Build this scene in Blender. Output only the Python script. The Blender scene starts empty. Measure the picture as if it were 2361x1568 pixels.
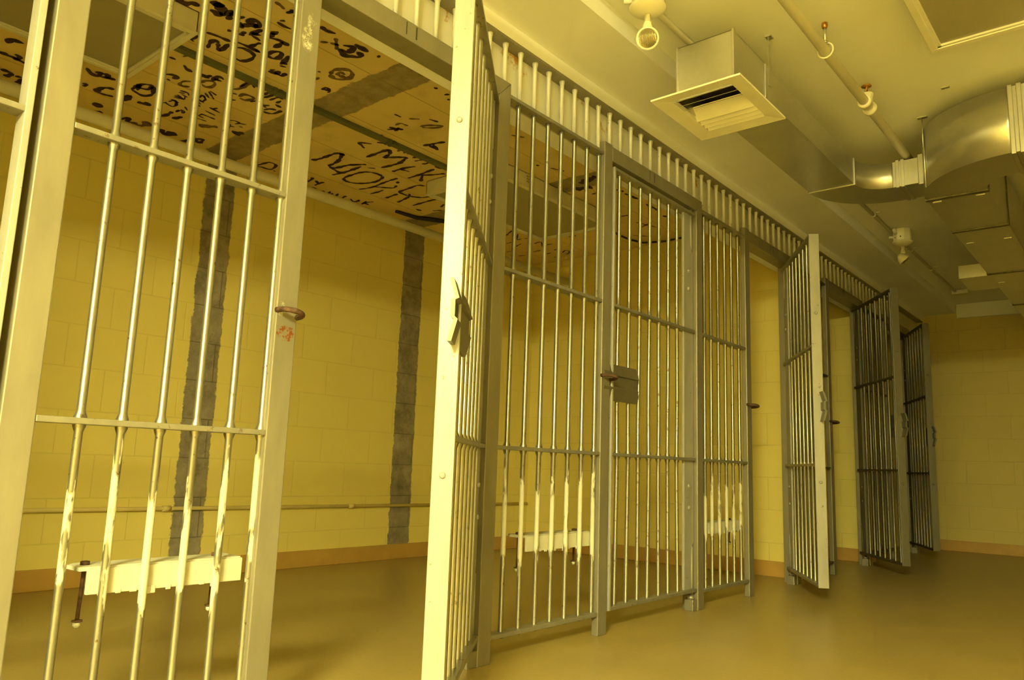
import bpy, bmesh, math, random
from mathutils import Vector, Matrix
random.seed(7)
scene = bpy.context.scene
C = scene.collection

# ------------------------------------------------------------------ camera
W_PX, H_PX = 2361, 1568
F_PX = 1784.4
cam_d = bpy.data.cameras.new('camera'); cam = bpy.data.objects.new('camera', cam_d); C.objects.link(cam)
yaw, pit, rol = -0.6989, 0.1616, 0.0349
fwd = Vector((math.sin(yaw)*math.cos(pit), math.cos(yaw)*math.cos(pit), math.sin(pit)))
rgt = Vector((math.cos(yaw), -math.sin(yaw), 0)); up = rgt.cross(fwd)
r2 = math.cos(rol)*rgt + math.sin(rol)*up; u2 = -math.sin(rol)*rgt + math.cos(rol)*up
M = Matrix((r2, u2, -fwd)).transposed().to_4x4(); M.translation = Vector((1.87, 0.0, 0.689))
cam.matrix_world = M
cam_d.sensor_width = 36.0; cam_d.lens = F_PX/W_PX*36.0; cam_d.clip_start = 0.02; cam_d.clip_end = 60
scene.camera = cam

# ------------------------------------------------------------------ world, light level
world = bpy.data.worlds.new('world'); scene.world = world; world.use_nodes = True
bg = world.node_tree.nodes['Background']; bg.inputs[0].default_value = (0, 0, 0, 1); bg.inputs[1].default_value = 0
scene.view_settings.view_transform = 'Standard'; scene.view_settings.look = 'None'
scene.view_settings.gamma = 1.0; scene.view_settings.use_curve_mapping = False
scene.view_settings.exposure = 0.80
LAMP_COL = (1.0, 0.905, 0.37); LAMP_STR = 225.0

# ------------------------------------------------------------------ materials
def mat(name):
    m = bpy.data.materials.new(name); m.use_nodes = True
    nt = m.node_tree; b = nt.nodes['Principled BSDF']
    return m, nt, b
def nd(nt, t, **k):
    n = nt.nodes.new(t)
    for a, v in k.items(): setattr(n, a, v)
    return n
def mixc(nt, fac, a, b):
    n = nd(nt, 'ShaderNodeMix', data_type='RGBA')
    if hasattr(fac, 'links'): nt.links.new(fac, n.inputs[0])
    else: n.inputs[0].default_value = fac
    for i, v in ((6, a), (7, b)):
        if hasattr(v, 'links'): nt.links.new(v, n.inputs[i])
        else: n.inputs[i].default_value = (*v, 1)
    return n.outputs[2]
def math_(nt, op, a, b=0.0, clamp=False):
    n = nd(nt, 'ShaderNodeMath', operation=op); n.use_clamp = clamp
    for i, v in ((0, a), (1, b)):
        if hasattr(v, 'links'): nt.links.new(v, n.inputs[i])
        else: n.inputs[i].default_value = v
    return n.outputs[0]
def pos(nt):
    g = nd(nt, 'ShaderNodeNewGeometry'); s = nd(nt, 'ShaderNodeSeparateXYZ'); nt.links.new(g.outputs['Position'], s.inputs[0])
    return g.outputs['Position'], s.outputs[0], s.outputs[1], s.outputs[2]
def noise(nt, vec, scale, detail=3.0, rough=0.5):
    n = nd(nt, 'ShaderNodeTexNoise'); nt.links.new(vec, n.inputs['Vector'])
    n.inputs['Scale'].default_value = scale; n.inputs['Detail'].default_value = detail; n.inputs['Roughness'].default_value = rough
    return n.outputs[0]
def ramp(nt, v, lo, hi):
    n = nd(nt, 'ShaderNodeMapRange'); nt.links.new(v, n.inputs[0])
    n.inputs[1].default_value = lo; n.inputs[2].default_value = hi; n.clamp = True
    return n.outputs[0]
def band(nt, v, a, b, soft=0.01):
    return math_(nt, 'MULTIPLY', ramp(nt, v, a-soft, a+soft), ramp(nt, v, b+soft, b-soft))
def bump(nt, b, h, strength=0.3, dist=0.01):
    n = nd(nt, 'ShaderNodeBump'); nt.links.new(h, n.inputs['Height'])
    n.inputs['Strength'].default_value = strength; n.inputs['Distance'].default_value = dist
    nt.links.new(n.outputs[0], b.inputs['Normal'])
def setp(b, col=None, rough=0.5, metal=0.0, spec=None):
    if col is not None: b.inputs['Base Color'].default_value = (*col, 1)
    b.inputs['Roughness'].default_value = rough; b.inputs['Metallic'].default_value = metal
    if spec is not None: b.inputs['Specular IOR Level'].default_value = spec

def plain(name, col, rough=0.5, metal=0.0, var=0.06, nscale=9.0, spec=None):
    m, nt, b = mat(name); setp(b, col, rough, metal, spec)
    p, x, y, z = pos(nt); n = noise(nt, p, nscale)
    dark = tuple(c*(1-var*2) for c in col); lite = tuple(min(1, c*(1+var)) for c in col)
    nt.links.new(mixc(nt, ramp(nt, n, .3, .7), dark, lite), b.inputs['Base Color'])
    return m

def block_wall(name, axis, paint, scars=()):
    m, nt, b = mat(name); setp(b, paint, 0.55)
    p, x, y, z = pos(nt)
    cmb = nd(nt, 'ShaderNodeCombineXYZ'); nt.links.new(y if axis == 'x' else x, cmb.inputs[0])
    zz = math_(nt, 'ADD', z, 0.0); nt.links.new(zz, cmb.inputs[1])
    off = nd(nt, 'ShaderNodeVectorMath', operation='ADD'); nt.links.new(cmb.outputs[0], off.inputs[0]); off.inputs[1].default_value = (0.08, 0, 0)
    br = nd(nt, 'ShaderNodeTexBrick'); nt.links.new(off.outputs[0], br.inputs['Vector'])
    br.offset = 0.5; br.inputs['Scale'].default_value = 1.0
    br.inputs['Brick Width'].default_value = 0.41; br.inputs['Row Height'].default_value = 0.2245
    br.inputs['Mortar Size'].default_value = 0.0035; br.inputs['Mortar Smooth'].default_value = 0.3
    br.inputs['Color1'].default_value = (*paint, 1); br.inputs['Color2'].default_value = (*[c*.975 for c in paint], 1)
    br.inputs['Mortar'].default_value = (*[c*.93 for c in paint], 1)
    n1 = noise(nt, p, 1.3, 4); n2 = noise(nt, p, 60, 2)
    col = mixc(nt, math_(nt, 'MULTIPLY', ramp(nt, n1, .35, .75), .25), br.outputs[0], tuple(c*.86 for c in paint))
    # sparse scuffs
    sc = math_(nt, 'GREATER_THAN', noise(nt, p, 21, 4, .7), .745)
    col = mixc(nt, math_(nt, 'MULTIPLY', sc, .6), col, (.10, .08, .03))
    h = math_(nt, 'ADD', math_(nt, 'MULTIPLY', br.outputs['Fac'], -1.0), math_(nt, 'MULTIPLY', n2, .12))
    if scars:
        t = None
        for a, c in scars:
            jag = math_(nt, 'MULTIPLY', math_(nt, 'SUBTRACT', noise(nt, p, 11, 5, .75), .5), .055)
            s = band(nt, math_(nt, 'ADD', y, jag), a, c, .004)
            t = s if t is None else math_(nt, 'MAXIMUM', t, s)
        cn = noise(nt, p, 9, 6, .7); cl = noise(nt, p, 3.2, 3, .6)
        conc = mixc(nt, ramp(nt, cn, .3, .7), (.19, .165, .115), (.37, .325, .235))
        conc = mixc(nt, math_(nt, 'MULTIPLY', ramp(nt, cl, .56, .7), .5), conc, (.45, .40, .28))
        conc = mixc(nt, math_(nt, 'MULTIPLY', br.outputs['Fac'], .6), conc, (.09, .075, .045))
        conc = mixc(nt, math_(nt, 'MULTIPLY', ramp(nt, noise(nt, p, 5.5, 6, .8), .52, .60), .45), conc, (.11, .09, .055))
        col = mixc(nt, t, col, conc)
        h = math_(nt, 'ADD', h, math_(nt, 'MULTIPLY', t, math_(nt, 'MULTIPLY', cn, 2.2)))
    nt.links.new(col, b.inputs['Base Color']); bump(nt, b, h, .55, .006)
    return m

WALLC = (.82, .70, .21)
M_WALL_BACK = block_wall('painted_block_scarred', 'x', WALLC, ((2.215, 2.405), (3.83, 4.03)))
M_WALL_X = block_wall('painted_block_long', 'x', WALLC)
M_WALL_Y = block_wall('painted_block_cross', 'y', WALLC)
M_CEIL = plain('ceiling_paint', (.86, .87, .80), .7, var=.03, nscale=1.5)
M_BEAM = plain('beam_paint', (.90, .91, .92), .6, var=.03, nscale=2.0)
M_BASE = plain('brown_vinyl_base', (.52, .32, .08), .45, var=.06, nscale=6)
M_CREAM = plain('cream_enamel', (.80, .78, .66), .45, var=.03)
M_LENS = plain('unlit_diffuser', (.36, .34, .24), .35, var=.02)
M_PIPE = plain('pipe_paint', (.78, .75, .60), .5, var=.03)
M_BRASS = plain('brass', (.55, .28, .07), .35, 1.0)
M_RUST = plain('rusty_steel', (.10, .052, .028), .75, .2, var=.3, nscale=60)
M_DARKSTEEL = plain('dark_channel_steel', (.16, .17, .11), .5, .4, var=.1)
M_BLACK = plain('black_rubber', (.02, .018, .012), .6, var=.1)
M_DARKIN = plain('dark_metal_hole_shade', (.05, .048, .04), .6, var=.1)  # near-black; also stands in for shade inside slots and holes
M_WHITEP = plain('white_bunk_paint', (.56, .55, .45), .5, var=.03, nscale=25)
M_INK = plain('soot_writing', (.060, .033, .013), .9, var=.3, nscale=30)
M_INK2 = plain('faded_soot_writing', (.22, .145, .05), .9, var=.3, nscale=30)
M_PENCIL = plain('pencil', (.06, .05, .035), .8)

def steel(name, col, metal, rough, chips=.0, smear=False, rustmask=None, whitemask=None):
    m, nt, b = mat(name); setp(b, col, rough, metal)
    p, x, y, z = pos(nt)
    st = nd(nt, 'ShaderNodeMapping'); nt.links.new(p, st.inputs[0]); st.inputs['Scale'].default_value = (1, 1, .25)
    n1 = noise(nt, st.outputs[0], 14, 4, .6)
    c = mixc(nt, ramp(nt, n1, .3, .75), tuple(v*1.08 for v in col), tuple(v*.84 for v in col))
    if chips:
        n2 = noise(nt, p, 38, 5, .7); f = ramp(nt, n2, .66-chips, .69-chips)
        c = mixc(nt, math_(nt, 'MULTIPLY', f, .85), c, (.13, .085, .035))
        mt = math_(nt, 'MULTIPLY', math_(nt, 'SUBTRACT', 1.0, f), metal); nt.links.new(mt, b.inputs['Metallic'])
    if smear:
        n3 = noise(nt, st.outputs[0], 26, 4, .7)
        hgt = math_(nt, 'MULTIPLY', ramp(nt, z, .24, .40), ramp(nt, z, .80, .55))
        f = ramp(nt, math_(nt, 'ADD', n3, math_(nt, 'MULTIPLY', hgt, .34)), .74, .78)
        c = mixc(nt, f, c, (.58, .57, .46))
        nt.links.new(math_(nt, 'MULTIPLY', math_(nt, 'SUBTRACT', 1.0, f), metal), b.inputs['Metallic'])
    if rustmask:
        yc, zc, ry, rz = rustmask
        n4 = noise(nt, p, 70, 4, .7)
        d = math_(nt, 'ADD', math_(nt, 'POWER', math_(nt, 'DIVIDE', math_(nt, 'SUBTRACT', y, yc), ry), 2.0),
                  math_(nt, 'POWER', math_(nt, 'DIVIDE', math_(nt, 'SUBTRACT', z, zc), rz), 2.0))
        f = math_(nt, 'MULTIPLY', math_(nt, 'LESS_THAN', d, 1.0), ramp(nt, n4, .48, .56))
        c = mixc(nt, f, c, (.26, .075, .02))
    if whitemask:
        for yc, zc, ry, rz in whitemask:
            n4 = noise(nt, p, 26, 6, .8)
            d = math_(nt, 'ADD', math_(nt, 'POWER', math_(nt, 'DIVIDE', math_(nt, 'SUBTRACT', y, yc), ry), 2.0),
                      math_(nt, 'POWER', math_(nt, 'DIVIDE', math_(nt, 'SUBTRACT', z, zc), rz), 2.0))
            f = math_(nt, 'MULTIPLY', ramp(nt, d, 1.3, .5), ramp(nt, n4, .46, .60))
            c = mixc(nt, math_(nt, 'MULTIPLY', f, .95), c, (.95, .93, .80))
    nt.links.new(c, b.inputs['Base Color'])
    bump(nt, b, noise(nt, p, 90, 3), .08, .002)
    return m
M_FRAME = steel('grey_frame_paint', (.285, .265, .20), .45, .45, rustmask=(1.237, 1.035, .032, .022), whitemask=((1.238, 1.985, .016, .03), (1.228, 1.93, .02, .04), (1.215, 1.103, .014, .02)))
M_BAR = steel('silver_bar_paint', (.31, .30, .245), .75, .31, chips=.03)
M_BARSM = steel('silver_bar_paint_smeared', (.31, .30, .245), .75, .31, chips=.03, smear=True)
M_BARWORN = steel('worn_bar_paint', (.31, .30, .24), .75, .31, chips=.07)
M_RAIL = steel('rail_paint', (.31, .30, .25), .5, .40, chips=.04)
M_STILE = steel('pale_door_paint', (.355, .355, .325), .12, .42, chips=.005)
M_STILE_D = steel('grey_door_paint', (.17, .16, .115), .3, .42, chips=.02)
M_BAR_D = steel('dark_bar_paint', (.17, .16, .12), .6, .33, chips=.08)  # darker and more chipped than the near bars; far doors and panels
M_RAIL_D = steel('dark_rail_paint', (.10, .085, .055), .3, .5, chips=.06)  # darker than the near rails; far doors and panels
M_LOCK = steel('lock_box_paint', (.15, .135, .09), .3, .45, chips=.03)
M_TRANSOM = steel('transom_bar_paint', (.62, .62, .58), .1, .45, chips=.005)

def backplate():
    m, nt, b = mat('pale_back_plate'); setp(b, (.72, .70, .60), .5)
    p, x, y, z = pos(nt)
    n = noise(nt, p, 6, 5, .7); top = ramp(nt, z, 2.20, 2.36)
    f = ramp(nt, math_(nt, 'ADD', n, math_(nt, 'MULTIPLY', top, .10)), .68, .74)
    c = mixc(nt, f, (.72, .70, .60), (.50, .27, .05))
    nt.links.new(c, b.inputs['Base Color']); return m
M_PLATE = backplate()

def galv():
    m, nt, b = mat('galvanised_sheet'); setp(b, (.60, .60, .57), .34, .92)
    p, x, y, z = pos(nt)
    v = nd(nt, 'ShaderNodeTexVoronoi'); nt.links.new(p, v.inputs['Vector']); v.inputs['Scale'].default_value = 40
    n = noise(nt, p, 2.5, 3)
    c = mixc(nt, math_(nt, 'MULTIPLY', ramp(nt, v.outputs['Distance'], .2, .8), .12), mixc(nt, ramp(nt, n, .3, .7), (.54, .54, .51), (.66, .66, .62)), (.44, .44, .42))
    nt.links.new(c, b.inputs['Base Color'])
    r = nd(nt, 'ShaderNodeMapRange'); nt.links.new(n, r.inputs[0]); r.inputs[3].default_value = .26; r.inputs[4].default_value = .46
    nt.links.new(r.outputs[0], b.inputs['Roughness']); bump(nt, b, noise(nt, p, 3.0, 2), .25, .01)
    return m
M_GALV = galv()
M_SEAM = plain('dark_duct_seam', (.16, .15, .11), .55, .6, var=.2, nscale=40)  # darker than the duct sheet

def floor_mat():
    m, nt, b = mat('vinyl_floor'); setp(b, (.44, .34, .13), .27)
    p, x, y, z = pos(nt)
    n1 = noise(nt, p, 3.0, 4); n2 = noise(nt, p, 55, 3, .7); n3 = noise(nt, p, 160, 2)
    c = mixc(nt, ramp(nt, n1, .3, .7), (.33, .255, .085), (.39, .305, .11))
    c = mixc(nt, math_(nt, 'MULTIPLY', ramp(nt, n2, .5, .75), .35), c, (.24, .18, .06))
    br = nd(nt, 'ShaderNodeTexBrick'); nt.links.new(p, br.inputs['Vector']); br.offset = 0
    br.inputs['Scale'].default_value = 1; br.inputs['Brick Width'].default_value = .305; br.inputs['Row Height'].default_value = .305
    br.inputs['Mortar Size'].default_value = .0012
    c = mixc(nt, math_(nt, 'MULTIPLY', br.outputs['Fac'], .16), c, (.28, .22, .10))
    sp = math_(nt, 'GREATER_THAN', noise(nt, p, 60, 2, .5), .80)
    c = mixc(nt, math_(nt, 'MULTIPLY', sp, .3), c, (.12, .08, .025))
    nt.links.new(c, b.inputs['Base Color'])
    r = nd(nt, 'ShaderNodeMapRange'); nt.links.new(n1, r.inputs[0]); r.inputs[3].default_value = .28; r.inputs[4].default_value = .42
    nt.links.new(r.outputs[0], b.inputs['Roughness']); bump(nt, b, n3, .05, .001)
    return m
M_FLOOR = floor_mat()

def cell_ceiling():
    base = (.72, .5, .17)
    m, nt, b = mat('stained_plank_ceiling'); setp(b, base, .75)
    p, x, y, z = pos(nt)
    n1 = noise(nt, p, 1.6, 5, .6); n2 = noise(nt, p, 13, 5, .7)
    c = mixc(nt, ramp(nt, n1, .3, .72), (.92, .76, .37), (.76, .60, .26))
    st = ramp(nt, noise(nt, p, 2.6, 4, .65), .57, .75)
    c = mixc(nt, math_(nt, 'MULTIPLY', st, .28), c, (.26, .17, .06))
    # plank joints run with the corridor
    wv = math_(nt, 'PINGPONG', math_(nt, 'ADD', x, .03), .22)
    jn = ramp(nt, wv, .004, .0)
    c = mixc(nt, math_(nt, 'MULTIPLY', jn, .55), c, (.25, .15, .035))
    t = None
    for a, d in ((2.19, 2.40), (3.82, 4.03)):
        jag = math_(nt, 'MULTIPLY', math_(nt, 'SUBTRACT', noise(nt, p, 8, 5, .75), .5), .07)
        s = band(nt, math_(nt, 'ADD', y, jag), a, d, .004); t = s if t is None else math_(nt, 'MAXIMUM', t, s)
    conc = mixc(nt, ramp(nt, n2, .3, .7), (.28, .23, .14), (.48, .40, .25))
    c = mixc(nt, t, c, conc)
    nt.links.new(c, b.inputs['Base Color'])
    bump(nt, b, math_(nt, 'ADD', math_(nt, 'MULTIPLY', jn, -1.0), math_(nt, 'MULTIPLY', t, n2)), .5, .006)
    return m
M_CELLCEIL = cell_ceiling()

def emis(name, col, s):
    m, nt, b = mat(name); setp(b, (.8, .8, .8), .4)
    b.inputs['Emission Color'].default_value = (*col, 1); b.inputs['Emission Strength'].default_value = s
    return m
M_LAMP = emis('lit_diffuser', LAMP_COL, LAMP_STR); M_LAMP2 = emis('lit_diffuser_far', LAMP_COL, LAMP_STR*.2)
def glass_lens():
    m, nt, b = mat('ribbed_lamp_lens'); setp(b, (.75, .68, .45), .18, .95)
    p, x, y, z = pos(nt)
    w = nd(nt, 'ShaderNodeTexWave'); nt.links.new(p, w.inputs[0]); w.inputs['Scale'].default_value = 60; w.bands_direction = 'X'
    bump(nt, b, w.outputs[1], .8, .006); return m
M_REFLECT = glass_lens()

# ------------------------------------------------------------------ mesh helpers
def obj(name, bm, m, parent=None, smooth=False):
    me = bpy.data.meshes.new(name); bmesh.ops.recalc_face_normals(bm, faces=bm.faces[:])
    bm.to_mesh(me); bm.free()
    ms = m if isinstance(m, (list, tuple)) else [m]
    for q in ms: me.materials.append(q)
    if smooth:
        for f in me.polygons: f.use_smooth = True
    o = bpy.data.objects.new(name, me); C.objects.link(o)
    if parent: o.parent = parent
    return o
def tag(o, label=None, cat=None, group=None, kind=None):
    if label: o['label'] = label
    if cat: o['category'] = cat
    if group: o['group'] = group
    if kind: o['kind'] = kind
    return o
def thing(name, loc, label, cat, group=None, rz=0.0):
    o = bpy.data.objects.new(name, None); o.empty_display_size = .1; C.objects.link(o)
    o.location = loc; o.rotation_euler = (0, 0, rz)
    return tag(o, label, cat, group)
def struct(name, bm, m): return tag(obj(name, bm, m), kind='structure')
def new(): return bmesh.new()
def box(bm, x0, x1, y0, y1, z0, z1, bev=0.0, o=(0, 0, 0)):
    t = bmesh.new(); bmesh.ops.create_cube(t, size=1)
    for v in t.verts: v.co = Vector(((x0+x1)/2-o[0]+v.co.x*(x1-x0), (y0+y1)/2-o[1]+v.co.y*(y1-y0), (z0+z1)/2-o[2]+v.co.z*(z1-z0)))
    if bev: bmesh.ops.bevel(t, geom=t.edges[:], offset=bev, segments=2, affect='EDGES', profile=.5)
    me = bpy.data.meshes.new('t'); t.to_mesh(me); t.free(); bm.from_mesh(me); bpy.data.meshes.remove(me)
    return bm
def prism(bm, pts, axis, a, b, bev=0.0, o=(0, 0, 0)):
    """extrude a 2-d outline; axis 'x': pts are (y,z); 'y': (x,z); 'z': (x,y)"""
    t = bmesh.new()
    def P(p, h):
        v = {'x': (h, p[0], p[1]), 'y': (p[0], h, p[1]), 'z': (p[0], p[1], h)}[axis]
        return Vector((v[0]-o[0], v[1]-o[1], v[2]-o[2]))
    A = [t.verts.new(P(p, a)) for p in pts]; B = [t.verts.new(P(p, b)) for p in pts]
    n = len(pts); t.faces.new(A); t.faces.new(B[::-1])
    for i in range(n): t.faces.new((A[i], B[i], B[(i+1) % n], A[(i+1) % n]))
    if bev:
        bmesh.ops.recalc_face_normals(t, faces=t.faces[:]); bmesh.ops.bevel(t, geom=t.edges[:], offset=bev, segments=2, affect='EDGES', profile=.5)
    me = bpy.data.meshes.new('t'); t.to_mesh(me); t.free(); bm.from_mesh(me); bpy.data.meshes.remove(me)
    return bm
def tube(bm, pts, rad, seg=14, closed=False, caps=True):
    """round tube through pts; rad is a number or one radius per point"""
    pts = [Vector(p) for p in pts]; n = len(pts)
    rs = rad if isinstance(rad, (list, tuple)) else [rad]*n
    rings = []; prev = None
    for i, p in enumerate(pts):
        if closed: d = pts[(i+1) % n]-pts[i-1]
        else: d = (pts[min(i+1, n-1)]-pts[max(i-1, 0)])
        d.normalize()
        if prev is None:
            a = Vector((0, 0, 1)) if abs(d.z) < .9 else Vector((1, 0, 0)); u = d.cross(a).normalized()
        else: u = (prev-d*prev.dot(d)).normalized()
        prev = u; w = d.cross(u)
        rings.append([bm.verts.new(p+rs[i]*(math.cos(2*math.pi*k/seg)*u+math.sin(2*math.pi*k/seg)*w)) for k in range(seg)])
    for i in range(n if closed else n-1):
        A, B = rings[i], rings[(i+1) % n]
        for k in range(seg): bm.faces.new((A[k], A[(k+1) % seg], B[(k+1) % seg], B[k])).smooth = True
    if caps and not closed: bm.faces.new(rings[0][::-1]); bm.faces.new(rings[-1])
    return bm
def lathe(bm, c, prof, axis=(0, 0, 1), seg=24):
    ax = Vector(axis).normalized(); c = Vector(c)
    return tube(bm, [c+ax*h for h, r in prof], [r for h, r in prof], seg) if False else _lathe(bm, c, ax, prof, seg)
def _lathe(bm, c, ax, prof, seg):
    a = Vector((0, 0, 1)) if abs(ax.z) < .9 else Vector((1, 0, 0)); u = ax.cross(a).normalized(); w = ax.cross(u)
    rings = [[bm.verts.new(c+ax*h+max(r, 1e-4)*(math.cos(2*math.pi*k/seg)*u+math.sin(2*math.pi*k/seg)*w)) for k in range(seg)] for h, r in prof]
    for A, B in zip(rings[:-1], rings[1:]):
        for k in range(seg): bm.faces.new((A[k], A[(k+1) % seg], B[(k+1) % seg], B[k])).smooth = True
    bm.faces.new(rings[0][::-1]); bm.faces.new(rings[-1])
    return bm

CX, CZ = 1.87, .689
ZU, ZL, ZB, ZT = 1.4327, .7565, .088, 2.132      # cross rails, bottom rail, top rail heights
FD = .055                                        # depth of frames and rails
XB = -.026                                       # line of the bars
def yb(y): return y*(CX-XB)/CX                   # read on the front plane, moved back to the bar line

def bar_bm(x, y, z0, z1, r=.0095, welds=(), bend=0.0):
    zs = {z0: r*1.35, z0+.012: r, z1-.012: r, z1: r*1.35}
    for w in welds:
        for d, k in ((-.024, 1.0), (-.011, 1.5), (.011, 1.5), (.024, 1.0)): zs[w+d] = r*k
    if bend:
        for q in (.3, .42, .5, .58, .7): zs.setdefault(z0+(z1-z0)*q+.003, r)
    Z = sorted(zs)
    ph = random.random()*6
    P = [(x+bend*math.sin(ph+z*5)*.4, y+bend*math.sin(ph+z*7), z) for z in Z]
    return tube(new(), P, [zs[z] for z in Z], 12)

# ------------------------------------------------------------------ setting
XW, YP, YF = -2.45, 5.42, 9.05
struct('floor', box(new(), -2.75, 4.8, -6.0, 9.3, -.1, 0), M_FLOOR)
struct('wall_back', box(new(), XW-.15, XW, -1.2, 9.2, 0, 2.6), M_WALL_BACK)
M_WALL_END_DIM = block_wall('painted_block_end_dimmed', 'y', (.60, .50, .17))  # wall paint darkened; the dimness of the corridor end is in this colour
struct('wall_far', box(new(), -2.6, 4.9, YF, YF+.15, 0, 2.6), M_WALL_END_DIM)
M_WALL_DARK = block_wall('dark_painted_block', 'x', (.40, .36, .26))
struct('wall_right', box(new(), 4.8, 4.95, -6.0, 9.2, 0, 2.6), M_WALL_DARK)
struct('wall_corner_added', box(new(), 2.45, 4.9, 3.1, 9.1, 0, 2.6), M_WALL_X)  # added block, out of view; keeps lamp light off the far corridor
struct('wall_near', box(new(), -.16, 4.95, -6.15, -6.0, 0, 2.6), M_WALL_Y)
struct('wall_front_blocker', box(new(), -.16, -.0, -6.0, -.335, 0, 2.37), M_WALL_X)  # solid stretch added out of view, shades the left of the back wall
struct('wall_left', box(new(), XW, -.16, -1.2, -1.05, 0, 2.52), M_WALL_Y)
struct('wall_partition', box(new(), XW, -.06, YP, YP+.15, 0, 2.52), M_WALL_Y)
struct('wall_partition.001', box(new(), XW, -.06, 7.02, 7.17, 0, 2.52), M_WALL_Y)
struct('ceiling', box(new(), 0.315, 4.9, -6.0, 9.2, 2.515, 2.62), M_CEIL)
cc = struct('ceiling.001', box(new(), -2.6, -.16, -1.2, 9.2, 2.52, 2.62), M_CELLCEIL)
struct('trim_1', prism(new(), [(-.16, 2.127), (-.062, 2.127), (-.062, 2.372), (0, 2.372), (0, 2.43), (.315, 2.43), (.315, 2.6), (-.16, 2.6)], 'y', -6.0, 9.1), M_BEAM)
struct('trim_2', box(new(), .33, 4.8, YF-.03, YF+.01, 2.37, 2.515), M_CEIL)
BH = .105
struct('baseboard_back', box(new(), XW-.005, XW+.008, -1.05, YP, 0, BH, .003), M_BASE)
struct('baseboard_partition', box(new(), XW, -.057, YP-.008, YP+.158, 0, BH, .003), M_BASE)
struct('baseboard_partition.001', box(new(), XW, -.057, 7.012, 7.178, 0, BH, .003), M_BASE)
struct('baseboard_far', box(new(), -.05, 4.8, YF-.008, YF+.005, 0, BH, .003), M_BASE)
struct('baseboard_corner_added', box(new(), 2.442, 2.455, 3.09, YF, 0, BH, .003), M_BASE)  # base of the added corner block

# ------------------------------------------------------------------ door frames
HB, HT = 2.112, 2.182
def staple(bm, y, z, o):
    pts = []
    for k in range(13):
        a = -math.pi*.06+math.pi*1.12*k/12
        pts.append((.006+.046*math.sin(a)-o[0], y-.033*math.cos(a)-o[1], z+.006*math.cos(a)-o[2]))
    return tube(bm, pts, [.0085]+[.0078]*11+[.0085], 12)
def door_frame(s0, s1, h0, h1, label, ring=True, ring_in=False):
    o = (0, (s0+h1)/2, 0)
    t = thing('door_frame', o, label, 'door frame', 'steel door frames of the cell front')
    obj('post', box(new(), -.032, 0, s0, s1, 0, HT+.008, .003, o), M_FRAME, t)
    obj('post', prism(new(), [(h0, 0), (h1, 0), (h1, HT), (h0, HB)], 'x', -.088, 0, .003, o), M_FRAME, t)
    obj('header', prism(new(), [(s1, HB), (h0, HB), (h1, HT), (s1, HT)], 'x', -.088, 0, .002, o), M_FRAME, t)
    for k, d in enumerate((.41, .456)):
        obj('slot_shade', box(new(), -.002, .0008, s0+d-.002-.001*k, s0+d+.002+.001*k, HB+.016, HT-.008, 0, o), M_DARKIN, t)  # dark strips stand in for the shade inside the header openings
    if ring: tag(obj('staple', staple(new(), s1-.032, 1.092, o), M_RUST, t, True), 'rusty half round lock staple')
    # weld beads where the post meets the floor rail and the pivot block at the hinge foot
    pb = new(); box(pb, -.052, -.004, h0-.05, h0+.002, 0, .055, .003, o); lathe(pb, (-.026-o[0], h0-.028-o[1], .055), [(0, .02), (.012, .02), (.022, .014)], seg=16)
    obj('pivot_block', pb, M_RAIL, t)
    return t
FR = [(-.33, -.265, .564, .633, 'steel door frame at the left picture edge, its broad pale post nearest the camera', False),
      (1.20, 1.268, 2.10, 2.168, 'pale steel door frame of the nearest open door, left post with rusty staple and rust spots', True),
      (2.845, 2.912, 3.765, 3.832, 'steel door frame around the one closed door with its lock box', True),
      (4.41, 4.478, 5.17, 5.24, 'dark steel door frame opening on the bright yellow partition end', True),
      (5.90, 5.968, 6.79, 6.858, 'dim steel door frame beside the second open door with the white edge', True),
      (7.53, 7.597, 8.40, 8.467, 'farthest steel door frame, almost hidden behind the last open doors', True)]
for f in FR: door_frame(*f)

# ------------------------------------------------------------------ fixed bar panels
def rail(y0, y1, z, o, th=.0145, d=FD-.005, x1=-.001):
    return box(new(), x1-d, x1, y0, y1, z-th/2, z+th/2, .002, o)
def bracket(t, o, y0, y1, left_bolt=True):
    b = new(); box(b, -.048, -.037, y0, y1, .366, .424, .0015, o)
    # horizontal leg of the angle runs back into the cell
    prism(b, [(-.048, y0), (-.048, y1), (-.135, y1), (-.135, y0+.004), (-.11, y0-.02), (-.048, y0-.016)], 'z', .418, .427, 0, o)
    r = random.Random(int(y0*100))
    for k in range(9):
        yy = y0+.02+(y1-y0-.04)*r.random(); s = .004+.006*r.random()
        box(b, -.0385, -.0345, yy-s, yy+s, .366-.010*r.random(), .374, .001, o)
    br = tag(obj('bunk_bracket', b, M_WHITEP, t), 'white painted angle bracket welded behind the bars')
    for yy in ([y0+.012] if left_bolt else [])+[y1-.05]:
        q = new(); tube(q, [(-.09-o[0], yy-o[1], .436-o[2]), (-.09-o[0], yy-.003-o[1], .30-o[2])], .0048, 10)
        lathe(q, (-.09-o[0], yy-o[1], .427-o[2]), [(0, .011), (.008, .011), (.009, .006)], seg=6)
        lathe(q, (-.09-o[0], yy-.003-o[1], .300-o[2]), [(0, .012), (.003, .012), (.0035, .007), (-.0001+.004, .006)], seg=14)
        obj('bolt', q, M_RUST, br)
        q = new(); lathe(q, (-.09-o[0], yy-.003-o[1], .299-o[2]), [(0, .0085), (-.008, .0085), (-.013, .004)], seg=10)
        obj('nut', q, M_WHITEP, br)
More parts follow.
